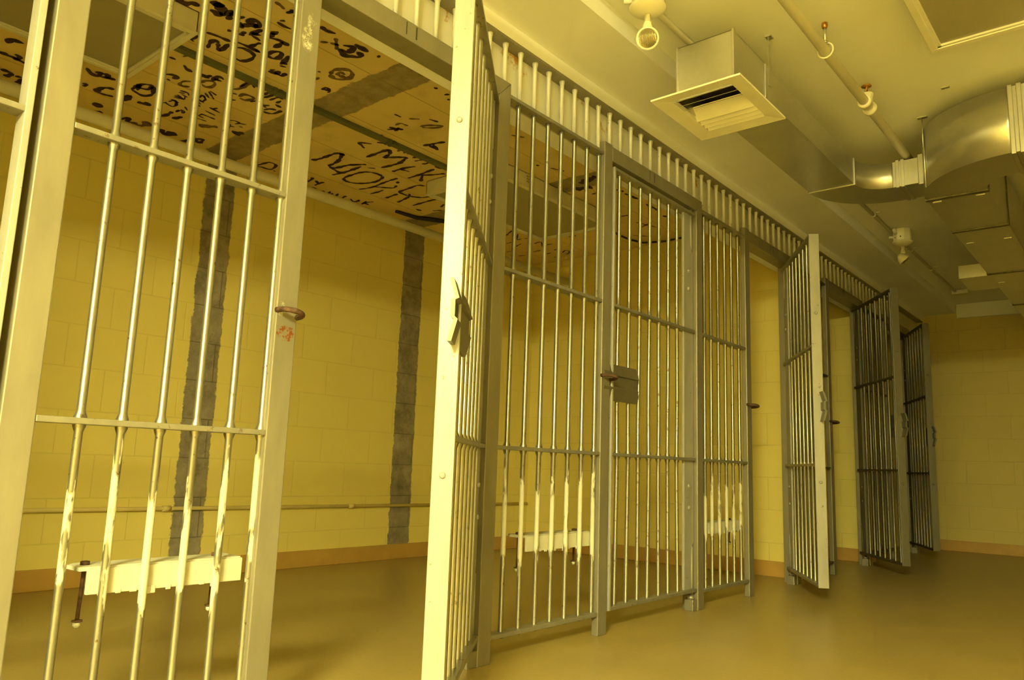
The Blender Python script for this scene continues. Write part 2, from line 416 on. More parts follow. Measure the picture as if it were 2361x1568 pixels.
def panel(y0, y1, bars, label, mat_bar=M_BARSM, mat_rail=M_RAIL, bunk=None):
    o = (0, (y0+y1)/2, ZB)
    t = thing('bar_panel', o, label, 'jail bars', 'fixed barred panels of the cell front')
    obj('top_rail', rail(y0, y1, ZT, o, .015), mat_rail, t)
    for z in (ZU, ZL): obj('cross_rail', rail(y0, y1, z, o), mat_rail, t)
    obj('bottom_rail', rail(y0, y1, ZB, o, .016), mat_rail, t)
    for y in bars:
        b = bar_bm(XB, y-o[1], ZB-.014-o[2], ZT-.008-o[2], welds=(ZU-o[2], ZL-o[2]))
        obj('bar', b, mat_bar, t)
    if bunk: bracket(t, o, *bunk)
    return t
panel(.633, 1.20, [yb(v) for v in (.722, .815, .907, .998, 1.091, 1.183)], 'nearest barred panel at left, with a white bracket and hanging rusty bolt low behind it', bunk=(.795, 1.185))
panel(2.168, 2.845, [yb(v) for v in (2.216, 2.314, 2.411, 2.506, 2.602, 2.699, 2.793)], 'barred panel between the nearest open door and the closed door, white bracket low behind it', bunk=(2.40, 2.84))
panel(3.832, 4.41, [yb(v) for v in (3.85, 3.93, 4.022, 4.113, 4.204, 4.298)], 'barred panel just right of the closed door, with a short white bracket', bunk=(3.96, 4.39, False))
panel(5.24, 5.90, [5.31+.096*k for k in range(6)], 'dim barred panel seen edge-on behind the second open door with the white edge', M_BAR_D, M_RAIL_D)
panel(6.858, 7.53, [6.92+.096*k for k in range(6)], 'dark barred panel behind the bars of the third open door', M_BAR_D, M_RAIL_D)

# ------------------------------------------------------------------ transom grille over the whole front
tg = thing('transom_grille', (0, 4.0, ZT), 'long grille of short pale bars running above all the cell doors', 'transom grille')
o = (0, 4.0, ZT)
obj('top_rail', box(new(), -.06, 0.001, -.33, YF, 2.358, 2.371, .0015, o), M_FRAME, tg)
obj('back_plate', box(new(), -.062, -.058, -.33, YF, 2.127, 2.36, 0, o), M_PLATE, tg)
k = 0
y = 2.029-.0945*18
solid = [(a, d) for (a, b_, c_, d, *_r) in FR]
while y < 7.7:
    over_door = any(a-.005 <= y <= d+.005 for a, d in solid)
    z0 = (HT-.002 if over_door else ZT+.006)
    if y > .4: obj('bar', tube(new(), [(XB, yb(y)-o[1], z0-o[2]), (XB, yb(y)-o[1], 2.338-o[2]), (XB, yb(y)-o[1], 2.350-o[2]), (XB, yb(y)-o[1], 2.359-o[2])], [.0095, .0095, .0125, .013], 12), M_TRANSOM, tg)
    y += .0945 if y < 4 else .0955

# ------------------------------------------------------------------ doors
def lock_box(t, st, dark):
    lb = new()
    # bent cover plate: sloped top leaf, recessed middle, sloped bottom leaf (profile in x,z ; runs along the door)
    out = [(.016, 1.160), (.032, 1.108), (.022, 1.103), (.022, 1.060), (.030, 1.053), (.016, .996)]
    inn = [(a-.011, b+(.002 if k in (0,) else 0)) for k, (a, b) in enumerate(out)]
    for k in range(5): prism(lb, [out[k], out[k+1], inn[k+1], inn[k]], 'y', -.895, -.60)
    m = M_LOCK
    l = obj('lock_box', lb, m, t)
    cut = new(); lathe(cut, (.0222, -.862, 1.080), [(0, .020), (.0012, .019)], (1, 0, 0), 18); obj('staple_hole_shade', cut, M_DARKIN, l)  # dark disc in place of the shade in the staple hole
    if st == 'closed':
        pass
    return l
def jail_door(hx, hy, deg, label, W=.828, pale=M_STILE, mb=M_BAR, mr=M_RAIL, bend=.0, spacing=None, plate=True):
    """local frame: hinge axis at origin, door runs to -Y, outer face +X, turned open about Z"""
    t = thing('jail_door', (hx, hy, .085), label, 'jail door', 'barred cell doors', math.radians(deg))
    zo = .085; z0, z1 = .092, 2.092
    def L(bm):
        for v in bm.verts: v.co.z -= zo
        return bm
    # lock stile: flat bar on edge, hinge stile: broad plate notched round the pivot pins
    obj('lock_stile', L(box(new(), -.028, .028, -W, -W+.014, z0, z1, .002)), pale, t)
    hp = new()
    if not plate: box(hp, -.026, .026, -.026, -.010, z0, z1, .002)
    else: prism(hp, [(-.002, .34), (-.002, 1.86), (-.028, 1.90), (-.035, z1), (-.105, z1), (-.105, z0), (-.035, z0), (-.028, .30)], 'x', -.006, .008, .0015)
    hs = obj('hinge_stile', L(hp), pale, t)
    rv = [(1.76), (1.66), (.62), (.51)]
    for z in (rv if plate else []):
        q = new(); lathe(q, (.008, -.055, z), [(0, .011), (.004, .0105), (.008, .006), (.009, .001)], (1, 0, 0), 14)
        lathe(q, (-.006, -.055, z), [(0, .011), (-.004, .0105), (-.008, .006), (-.009, .001)], (1, 0, 0), 14); obj('rivet', L(q), pale, hs)
    for z in (1.62, .66):
        q = new(); lathe(q, (0, -W, z), [(0, .009), (-.003, .0085), (-.006, .004)], (0, 1, 0), 12); obj('rivet', L(q), pale, t)
    obj('pivot_pin', L(tube(new(), [(0, -.018, 1.885), (0, -.018, z1+.018)], .011, 12)), pale, t)
    obj('pivot_pin', L(tube(new(), [(0, -.018, z0-.03), (0, -.018, .315)], .011, 12)), pale, t)
    obj('top_rail', L(box(new(), -.026, .026, -W+.012, -.004, z1-.014, z1, .002)), mr, t)
    obj('bottom_rail', L(box(new(), -.026, .026, -W+.012, -.004, z0, z0+.016, .002)), mr, t)
    for z in (ZU, ZL): obj('cross_rail', L(box(new(), -.025, .025, -W+.012, -.012, z-.00725, z+.00725, .002)), mr, t)
    ys = spacing or [-W+.087+.0955*k for k in range(7)]
    for y in ys: obj('bar', L(bar_bm(0, y, z0+.006, z1-.010, welds=(ZU, ZL), bend=bend)), mb, t)
    lb = lock_box(t, 'closed' if deg == 0 else 'open', pale)
    for ch in [lb]+list(lb.children):
        me = ch.data
        for v in me.vertices: v.co.z -= zo
    return t
HX = -.027
jail_door(HX, .556, 0, 'closed barred door at the far left edge, cut off by the picture', plate=False, spacing=[-.74+.1*k for k in range(7)])
jail_door(HX, 2.092, 36.0, 'nearest open barred door, its bright white edge running the full picture height')
jail_door(HX, 3.757, 0, 'closed barred door with the square lock box, in the middle of the row', bend=.0035, mb=M_BARWORN)
jail_door(-.04, 5.16, 32.0, 'second open barred door with a bright white edge and white hinge plate')
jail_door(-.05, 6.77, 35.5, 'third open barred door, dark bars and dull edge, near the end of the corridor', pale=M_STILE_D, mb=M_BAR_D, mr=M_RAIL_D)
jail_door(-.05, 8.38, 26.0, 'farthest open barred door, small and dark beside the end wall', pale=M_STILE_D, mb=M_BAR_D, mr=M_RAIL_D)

# ------------------------------------------------------------------ ducts
def rbox(bm, x0, x1, y0, y1, z0, z1, th=.002):      # rectangular tube along y, open ends
    for a in ((x0, x0+th, y0, y1, z0, z1), (x1-th, x1, y0, y1, z0, z1), (x0, x1, y0, y1, z0, z0+th), (x0, x1, y0, y1, z1-th, z1)): box(bm, *a)
    return bm
def collar(bm, x0, x1, y, z0, z1, w=.018, g=.010, axis='y'):
    return box(bm, x0-g, x1+g, y-w/2, y+w/2, z0-g, z1+g, .003) if axis == 'y' else box(bm, x0-w/2, x0+w/2, x1-g, y+g, z0-g, z1+g, .003)
def elbow(bm, cx, cy, r0, r1, a0, a1, z0, z1, n=20):
    """solid rectangular bend about a vertical axis"""
    rings = []
    for i in range(n+1):
        a = math.radians(a0+(a1-a0)*i/n); c, s = math.cos(a), math.sin(a)
        rings.append([bm.verts.new((cx+r*c, cy+r*s, z)) for r, z in ((r0, z0), (r1, z0), (r1, z1), (r0, z1))])
    for A, B in zip(rings[:-1], rings[1:]):
        for k in range(4): bm.faces.new((A[k], A[(k+1) % 4], B[(k+1) % 4], B[k])).smooth = k in (1, 3)
    bm.faces.new(rings[0][::-1]); bm.faces.new(rings[-1]); return bm
def off(bm, o):
    for v in bm.verts: v.co -= Vector(o)
    return bm
o = (.61, 3.0, 2.16)
bd = thing('branch_air_duct', o, 'slim galvanised branch duct under the ceiling with a square cream air diffuser', 'air duct')
X0, X1, Z0, Z1 = .493, .727, 2.222, 2.362
p = new()
box(p, X0, X1, 2.612, 2.614, 2.142, 2.372); box(p, X0, X0+.002, 2.612, 2.915, 2.142, 2.372); box(p, X1-.002, X1, 2.612, 2.915, 2.142, 2.372)
box(p, X0, X1, 2.913, 2.915, 2.142, 2.372); box(p, X0, X1, 2.612, 2.915, 2.370, 2.372)
for x in (X0, X1): box(p, x-.005, x+.005, 2.606, 2.620, 2.17, 2.376, .002)
obj('plenum', off(p, o), M_GALV, bd)
obj('duct_section', off(box(new(), X0, X1, 2.914, 4.13, Z0, Z1, .001), o), M_GALV, bd)
for y in (2.925, 4.13): obj('joint', off(collar(new(), X0, X1, y, Z0, Z1, .02, .006), o), M_GALV, bd)
ICX, ICY, R0, R1 = .877, 4.14, .15, .384
obj('elbow', off(elbow(new(), ICX, ICY, R0, R1, 180, 90, Z0, Z1), o), M_GALV, bd)
q = new(); box(q, .877, 1.03, ICY+R0, ICY+R1, Z0, Z1, .001); obj('connector', off(q, o), M_GALV, bd)
for x in (.90, .925): obj('joint', off(box(new(), x-.008, x+.008, ICY+R0-.006, ICY+R1+.006, Z0-.006, Z1+.006, .002), o), M_GALV, bd)
q = new(); box(q, 1.0, 1.032, ICY+R0-.012, ICY+R1+.012, Z0-.012, Z1+.012, .004); obj('joint', off(q, o), M_GALV, bd)
# hanger strap with its ceiling clip
q = new(); box(q, .716, .742, 2.955, 2.990, 2.507, 2.515, .001); prism(q, [(.727, 2.515), (.730, 2.515), (.7295, 2.29), (.7275, 2.29)], 'y', 2.962, 2.982); obj('hanger_strap', off(q, o), M_GALV, bd)
for (yy, zz) in ((2.94, 2.30), (2.94, 2.24)):
    q = new(); lathe(q, (X1, yy, zz), [(0, .005), (.004, .004), (.005, .001)], (1, 0, 0), 10); obj('screw', off(q, o), M_GALV, bd)
# diffuser
A0, A1, B0, B1, ZD = .428, .796, 2.512, 2.958, 2.121
q = new()
fw = .058
inx0, inx1, iny0, iny1 = A0+fw, A1-fw, B0+fw, B1-fw
def ring(bm, o_, i_, zo, zi, th):
    """sloped picture-frame flange"""
    def rect(x0, x1, y0, y1, z): return [bm.verts.new(v) for v in ((x0, y0, z), (x1, y0, z), (x1, y1, z), (x0, y1, z))]
    a = rect(*o_, zo); b = rect(*i_, zi); c = rect(*i_, zi+th); d = rect(*o_, zo+th)
    for P, Q in ((a, b), (b, c), (c, d), (d, a)):
        for k in range(4): bm.faces.new((P[k], P[(k+1) % 4], Q[(k+1) % 4], Q[k]))
ring(q, (A0, A1, B0, B1), (inx0, inx1, iny0, iny1), ZD, ZD+.006, .007)
df = tag(obj('air_diffuser', off(q, o), M_CREAM, bd), 'square cream louvred air diffuser')
q = new()
for b_ in ((inx0, inx0+.002, iny0, iny1), (inx1-.002, inx1, iny0, iny1), (inx0, inx1, iny0, iny0+.002), (inx0, inx1, iny1-.002, iny1)): box(q, *b_, ZD+.007, ZD+.020)
obj('neck', off(q, o), M_CREAM, df)
ym = (iny0+iny1)/2
def blade(yb_, tilt, w, ang, tone):
    """thin louvre running along x, hinged on its lower edge"""
    z0_ = ZD+.004; z1_ = z0_+w*math.sin(math.radians(ang)); dy = tilt*w*math.cos(math.radians(ang))
    b = new(); prism(b, [(yb_, z0_), (yb_+.002, z0_), (yb_+dy+.002, z1_), (yb_+dy, z1_)], 'x', inx0+.004, inx1-.004); obj('louvre', off(b, o), tone, df)
for k_, yy in enumerate((iny0+.006, iny0+.052, iny0+.098)): blade(yy, 1, .05, 30, M_CREAM)
for k_, yy in enumerate((ym+.052, ym+.092, ym+.128, ym+.160)): blade(yy, -1, (.066, .040, .040, .034)[k_], 42, M_CREAM)
obj('damper', off(box(new(), X0+.01, X1-.01, 2.63, 2.90, 2.24, 2.245), o), M_DARKIN, df)

o = (1.15, 5.5, 2.14)
md = thing('main_air_duct', o, 'large galvanised main duct with a curved elbow at the right edge', 'air duct')
DX0, DX1, DZ0, DZ1 = 1.02, 1.297, 2.14, 2.452
EX, EY, ER0, ER1 = 1.47, 4.345, .173, .45
obj('elbow', off(elbow(new(), EX, EY, ER0, ER1, 180, 270, DZ0, DZ1, 28), o), M_GALV, md)
q = new(); box(q, DX0+.03, DX0+.034, 4.10, 4.11, DZ0, DZ1); 
cuts = [4.355, 5.02, 6.20, 7.4, YF-.02]
for a, b_ in zip(cuts[:-1], cuts[1:]): obj('duct_section', off(box(new(), DX0, DX1, a, b_, DZ0, DZ1, .001), o), M_GALV, md)
for a in cuts[:-1]: obj('joint', off(box(new(), DX0-.006, DX1+.006, a-.016, a+.016, DZ0-.006, DZ1+.006, .002), o), M_SEAM, md)
obj('duct_section', off(box(new(), EX, 2.46, EY-ER1, EY-ER0, DZ0, DZ1, .001), o), M_GALV, md)
for x in (EX-.004, EX+.03): obj('joint', off(box(new(), x-.010, x+.010, EY-ER1-.009, EY-ER0+.009, DZ0-.009, DZ1+.006, .003), o), M_GALV, md)
obj('duct_tap', off(box(new(), .832, DX0+.005, 6.24, 6.70, 2.14, 2.235, .001), o), M_GALV, md)
q = new(); a = math.radians(205); sx, sy = EX+ER1*math.cos(a), EY+ER1*math.sin(a)
tube(q, [(sx-.003, sy-.003, DZ0+.0), (sx-.003, sy-.003, DZ1)], .004, 8); obj('seam', off(q, o), M_GALV, md)
q = new(); tube(q, [(sx-.004, sy-.01, 2.35), (sx-.004, sy-.01, 2.515)], .003, 8); box(q, sx-.025, sx+.02, sy-.02, sy+.005, 2.509, 2.515, .001); obj('hanger_strap', off(q, o), M_GALV, md)
q = new(); box(q, 1.20, 1.235, 3.86, 3.88, 2.509, 2.515, .001)
obj('ceiling_clip', off(q, o), M_GALV, md)
for yy in (4.40, 5.3, 6.5):
    q = new(); box(q, DX0+.02, DX0+.06, yy, yy+.006, DZ0-.004, DZ0+.001); box(q, DX1-.06, DX1-.02, yy, yy+.006, DZ0-.004, DZ0+.001); obj('clip', off(q, o), M_CREAM, md)

# ------------------------------------------------------------------ sprinkler pipe
o = (.945, 3.0, 2.39)
sp = thing('sprinkler_pipe', o, 'cream sprinkler pipe under the corridor ceiling beside the branch duct', 'pipe')
obj('pipe', off(tube(new(), [(.945, -5.9, 2.39), (.945, 7.6, 2.39)], .021, 20), o), M_PIPE, sp)
q = new()
lathe(q, (.945, 3.535, 2.39), [(0, .026), (.002, .031), (.022, .031), (.024, .026), (.086, .026), (.088, .031), (.108, .031), (.110, .026)], (0, 1, 0), 24)
lathe(q, (.945, 3.59, 2.40), [(0, .024), (.03, .024), (.032, .028), (.044, .028), (.046, .018)], (0, 0, 1), 20)
obj('tee', off(q, o), M_PIPE, sp)
q = new(); lathe(q, (.945, 3.59, 2.444), [(0, .012), (.008, .012), (.009, .004), (.036, .004), (.038, .022), (.041, .022), (.042, .006)], (0, 0, 1), 16)
for s in (-1, 1): tube(q, [(.945, 3.59+.011*s, 2.45), (.945, 3.59+.013*s, 2.468), (.945, 3.59+.004*s, 2.482)], .0025, 8)
tag(obj('sprinkler_head', off(q, o), M_BRASS, sp), 'brass upright sprinkler head')
q = new(); tube(q, [(.945+.030*math.cos(a), 3.01, 2.395+.032*math.sin(a)) for a in [math.pi*2*k/24 for k in range(24)]], .0035, 8, closed=True); obj('hanger_ring', off(q, o), M_PIPE, sp)
q = new(); tube(q, [(.945, 3.01, 2.425), (.945, 3.01, 2.514)], .006, 10); lathe(q, (.945, 3.01, 2.424), [(0, .014), (.008, .014), (.012, .008)], seg=12); obj('hanger_rod', off(q, o), M_GALV, sp)
q = new(); lathe(q, (.945, 3.01, 2.492), [(0, .009), (.012, .012), (.023, .011)], seg=12); obj('anchor', off(q, o), M_BRASS, sp)

# ------------------------------------------------------------------ emergency lights and conduit
def emergency_light(x, y, d, label):
    o = (x, y, 2.515)
    t = thing('emergency_light', o, label, 'emergency light', 'emergency lights on the corridor ceiling')
    q = new(); pts = [(x+.062*math.cos(math.pi/8+math.pi/4*k), y+.062*math.sin(math.pi/8+math.pi/4*k)) for k in range(8)]
    prism(q, pts, 'z', 2.425, 2.514, .003)
    tube(q, [(x-.03, y-.055, 2.475), (x-.03, y-.11, 2.49)], .012, 12); tube(q, [(x-.055, y-.02, 2.46), (x-.085, y-.03, 2.46)], .010, 12)
    jb = obj('junction_box', off(q, o), M_CREAM, t)
    for k in (1, 3, 5, 6):
        a = math.pi/4*k; q = new(); lathe(q, (x+.0573*math.cos(a), y+.0573*math.sin(a), 2.45), [(0, .005), (.001, .0045)], (math.cos(a), math.sin(a), 0), 10); obj('knockout', off(q, o), M_DARKIN, jb)
    q = new(); lathe(q, (x, y, 2.418), [(.004, .068), (0, .070), (-.006, .066), (-.018, .050), (-.026, .030), (-.030, .014)], (0, 0, 1), 32); obj('canopy', off(q, o), M_CREAM, t)
    q = new(); lathe(q, (x, y, 2.39), [(0, .012), (-.028, .012), (-.032, .015), (-.04, .0155)], (0, 0, 1), 16)
    bmesh.ops.create_uvsphere(q, u_segments=16, v_segments=10, radius=.0185, matrix=Matrix.Translation((x, y, 2.340))); obj('knuckle', off(q, o), M_CREAM, t, True)
    D = Vector(d).normalized(); c = Vector((x, y, 2.292))
    q = new(); _lathe(q, c-D*.045, D, [(0, .012), (.008, .022), (.03, .034), (.046, .041), (.056, .043), (.060, .042), (.061, .036)], 28)
    hd = obj('lamp_head', off(q, o), M_CREAM, t)
    q = new(); _lathe(q, c+D*.014, D, [(0, .036), (.004, .0355), (.009, .028), (.012, .012), (.0125, .001)], 28); obj('lens', off(q, o), M_REFLECT, hd)
    return t
emergency_light(.50, 2.36, (.50, -.78, -.33), 'nearest emergency light, its round lamp facing the camera, left of the air diffuser')
emergency_light(.515, 6.05, (.62, .30, -.75), 'small far emergency light beyond the duct elbow, lamp turned aside')
q = new(); tube(q, [(.45, -5.9, 2.500), (.45, 8.35, 2.500)], .0125, 14)
o = (.45, 4, 2.5)
cd = thing('ceiling_conduit', o, 'thin cream conduit along the corridor ceiling feeding the emergency lights', 'conduit')
obj('tube', off(q, o), M_PIPE, cd)
for y in (5.05, 5.55, 6.6, 7.3):
    q = new(); lathe(q, (.45, y-.012, 2.500), [(0, .0165), (.024, .0165)], (0, 1, 0), 14); box(q, .47, .50, y-.01, y+.01, 2.509, 2.515); obj('strap', off(q, o), M_PIPE, cd)
q = new(); box(q, .42, .56, 8.30, 8.42, 2.475, 2.514, .004); obj('end_box', off(q, o), M_PIPE, cd)

# ------------------------------------------------------------------ ceiling lights
def ceiling_light(x0, x1, y0, y1, zb, zt, lens, label, group=None, name='fluorescent_ceiling_light', f=.024):
    o = ((x0+x1)/2, (y0+y1)/2, zt)
    t = thing(name, o, label, 'ceiling light', group)
    q = new(); box(q, x0, x1, y0, y0+.004, zb, zt, 0, o); box(q, x0, x1, y1-.004, y1, zb, zt, 0, o); box(q, x0, x0+.004, y0, y1, zb, zt, 0, o); box(q, x1-.004, x1, y0, y1, zb, zt, 0, o); box(q, x0, x1, y0, y1, zt-.004, zt, 0, o)
    obj('housing', q, M_CREAM, t)
    q = new()
    for b_ in ((x0-.003, x1+.003, y0-.003, y0+f), (x0-.003, x1+.003, y1-f, y1+.003), (x0-.003, x0+f, y0+f, y1-f), (x1-f, x1+.003, y0+f, y1-f)): box(q, *b_, zb-.006, zb+.004, .0015, o)
    for b_ in ((x0+f, x1-f, y0+f, y0+f+.014), (x0+f, x1-f, y1-f-.014, y1-f), (x0+f, x0+f+.014, y0+f, y1-f), (x1-f-.014, x1-f, y0+f, y1-f)): box(q, *b_, zb-.002, zb+.010, .001, o)
    obj('trim_frame', q, M_CREAM, t)
    lit = lens in (M_LAMP, M_LAMP2)      # the lit lamps have a deep wrap-round lens
    obj('diffuser', box(new(), x0+f, x1-f, y0+f, y1-f, zb-.085 if lit else zb+.006, zb+.009, .012 if lit else 0, o), lens, t)
    return t
ceiling_light(1.262, 1.87, 2.165, 3.383, 2.452, 2.515, M_LENS, 'unlit framed ceiling light at the top right corner of the corridor', 'ceiling lights')
ceiling_light(-1.72, -1.09, .19, 1.413, 2.425, 2.52, M_LENS, 'unlit boxed cell ceiling light behind the nearest barred panel at upper left', 'ceiling lights', f=.02)
c2 = ceiling_light(-1.715, -1.08, 3.34, 4.57, 2.428, 2.52, M_LENS, 'unlit boxed cell ceiling light behind the panel beside the closed door', 'ceiling lights', f=.02)
q = new()
for r_ in range(3):
    for k_ in range(4):
        yy = 3.60+.018*k_; zz = 2.505-.018*r_; box(q, -1.0795, -1.0785, yy, yy+.003, zz-.010, zz); box(q, -1.0795, -1.0785, yy+.004, yy+.012, zz-.006+.004*((k_+r_) % 2), zz-.004+.004*((k_+r_) % 2))
obj('pencil_note', off(q, c2.location), M_PENCIL, c2)
# the lit lamp of the corridor, on the ceiling behind the camera
ceiling_light(2.2, 2.81, -2.8, -1.58, 2.44, 2.515, M_LAMP, 'lit framed ceiling light of the corridor, beside and behind the camera', 'ceiling lights')
ceiling_light(.95, 1.56, -4.75, -3.53, 2.44, 2.515, M_LAMP2, 'lit framed ceiling light at the near end of the corridor, far behind the camera', 'ceiling lights')

# ------------------------------------------------------------------ cell pipes and small things
o = (-2.05, 3, 2.315)
q = new(); tube(q, [(-2.05, -1.0, 2.312), (-2.05, 5.40, 2.312)], .031, 20)
cp = thing('cell_pipe', o, 'thick cream pipe high along the rear of the cells', 'pipe')
obj('pipe', off(q, o), M_PIPE, cp)
q = new(); lathe(q, (-2.05, 5.395, 2.312), [(0, .045), (.006, .05), (.024, .05)], (0, 1, 0), 20); obj('wall_flange', off(q, o), M_PIPE, cp)
q = new(); tube(q, [(-2.05, 2.55, 2.34), (-2.05, 2.55, 2.519)], .006, 8); box(q, -2.07, -2.03, 2.53, 2.57, 2.335, 2.35); obj('hanger_rod', off(q, o), M_DARKSTEEL, cp)
q = new(); tube(q, [(-2.06, 5.29, 2.519), (-2.06, 5.29, 2.40), (-2.075, 5.28, 2.375), (-2.09, 5.275, 2.385), (-2.085, 5.28, 2.40)], .006, 8)
tag(obj('ceiling_hook', q, M_DARKSTEEL), 'small dark rod hook hanging from the cell ceiling near the partition', 'hook')
o = (XW+.014, 3, .39)
q = new(); tube(q, [(XW+.014, -1.0, .405), (XW+.014, 5.40, .372)], .0115, 14)
lc = thing('wall_conduit', o, 'thin yellow painted conduit low along the back wall of the cells', 'conduit')
M_CONDW = plain('conduit_wall_paint', (.70, .58, .24), .5, var=.04)
obj('tube', off(q, o), M_CONDW, lc)
for y in (2.15, 3.45):
    q = new(); lathe(q, (XW+.014, y, .405-.00516*(y+1)), [(0, .0165), (.045, .0165)], (0, 1, 0), 14); obj('coupling', off(q, o), M_CONDW, lc)
o = (-1.42, 2.6, 2.51)
q = new(); prism(q, [(-1.452, 2.5195), (-1.404, 2.5195), (-1.408, 2.502), (-1.448, 2.502)], 'y', 1.40, 3.35, .001, o)
rc = thing('ceiling_raceway', o, 'dark metal raceway across the cell ceiling between the two cell lights', 'raceway')
obj('channel', q, M_DARKSTEEL, rc)
for y in (1.98, 2.74):
    q = new(); box(q, -1.456, -1.400, y, y+.02, 2.4995, 2.5195, .001, o); box(q, -1.456, -1.400, y+.03, y+.05, 2.4995, 2.5195, .001, o); obj('coupling', q, M_DARKSTEEL, rc)
q = new(); tube(q, [(-1.15, 4.56, 2.51), (-1.25, 4.80, 2.505), (-1.27, 4.98, 2.503), (-1.265, 5.14, 2.503), (-1.22, 5.28, 2.503), (-1.06, 5.34, 2.505), (-.86, 5.33, 2.508), (-.66, 5.10, 2.508), (-.5, 4.9, 2.51)], .008, 8)
tag(obj('loose_cable', q, M_BLACK), 'black cable curling across the cell ceiling behind the closed door', 'cable')
q = new(); tube(q, [(-2.33, 3.62, 2.51), (-2.30, 3.80, 2.505), (-2.22, 3.93, 2.508), (-2.15, 4.10, 2.509)], [.012, .016, .02, .008], 8)
tag(obj('torn_wire', q, M_BLACK), 'burnt black wire end on the cell ceiling above the right scar of the back wall', 'wire')

# ------------------------------------------------------------------ writing on the cell ceiling
ZC = 2.5185
def ribbon(bm, pts, w, rnd):
    """soft brush stroke laid flat on the ceiling through pts"""
    w *= .80; P = []; n0 = len(pts)
    for k in range(n0-1):
        a0, a, b, b1 = pts[max(k-1, 0)], pts[k], pts[k+1], pts[min(k+2, n0-1)]
        n = max(3, int((b-a).length/.008))
        for i in range(n):
            t = i/n
            P.append(.5*((2*a)+(b-a0)*t+(2*a0-5*a+4*b-b1)*t*t+(3*a-a0-3*b+b1)*t**3))
    P.append(pts[-1]); vs = []; p1, p2 = rnd.random()*6, rnd.random()*6
    m = len(P)-1; s = 0
    for i, p in enumerate(P):
        if i: s += (P[i]-P[i-1]).length
        d = (P[min(i+1, m)]-P[max(i-1, 0)]); d = d.normalized() if d.length else Vector((1, 0))
        n = Vector((-d.y, d.x))
        ww = w*(1+.28*math.sin(s*55+p1)+.16*math.sin(s*131+p2)+.12*(rnd.random()-.5))*min(1, .35+.4*min(i, m-i))
        vs.append([(p.x+n.x*q*ww/2, p.y+n.y*q*ww/2) for q in (-1, 1)])
    lo = [[bm.verts.new((x, y, ZC)) for x, y in r] for r in vs]
    for A, B in zip(lo[:-1], lo[1:]): bm.faces.new((A[0], A[1], B[1], B[0]))
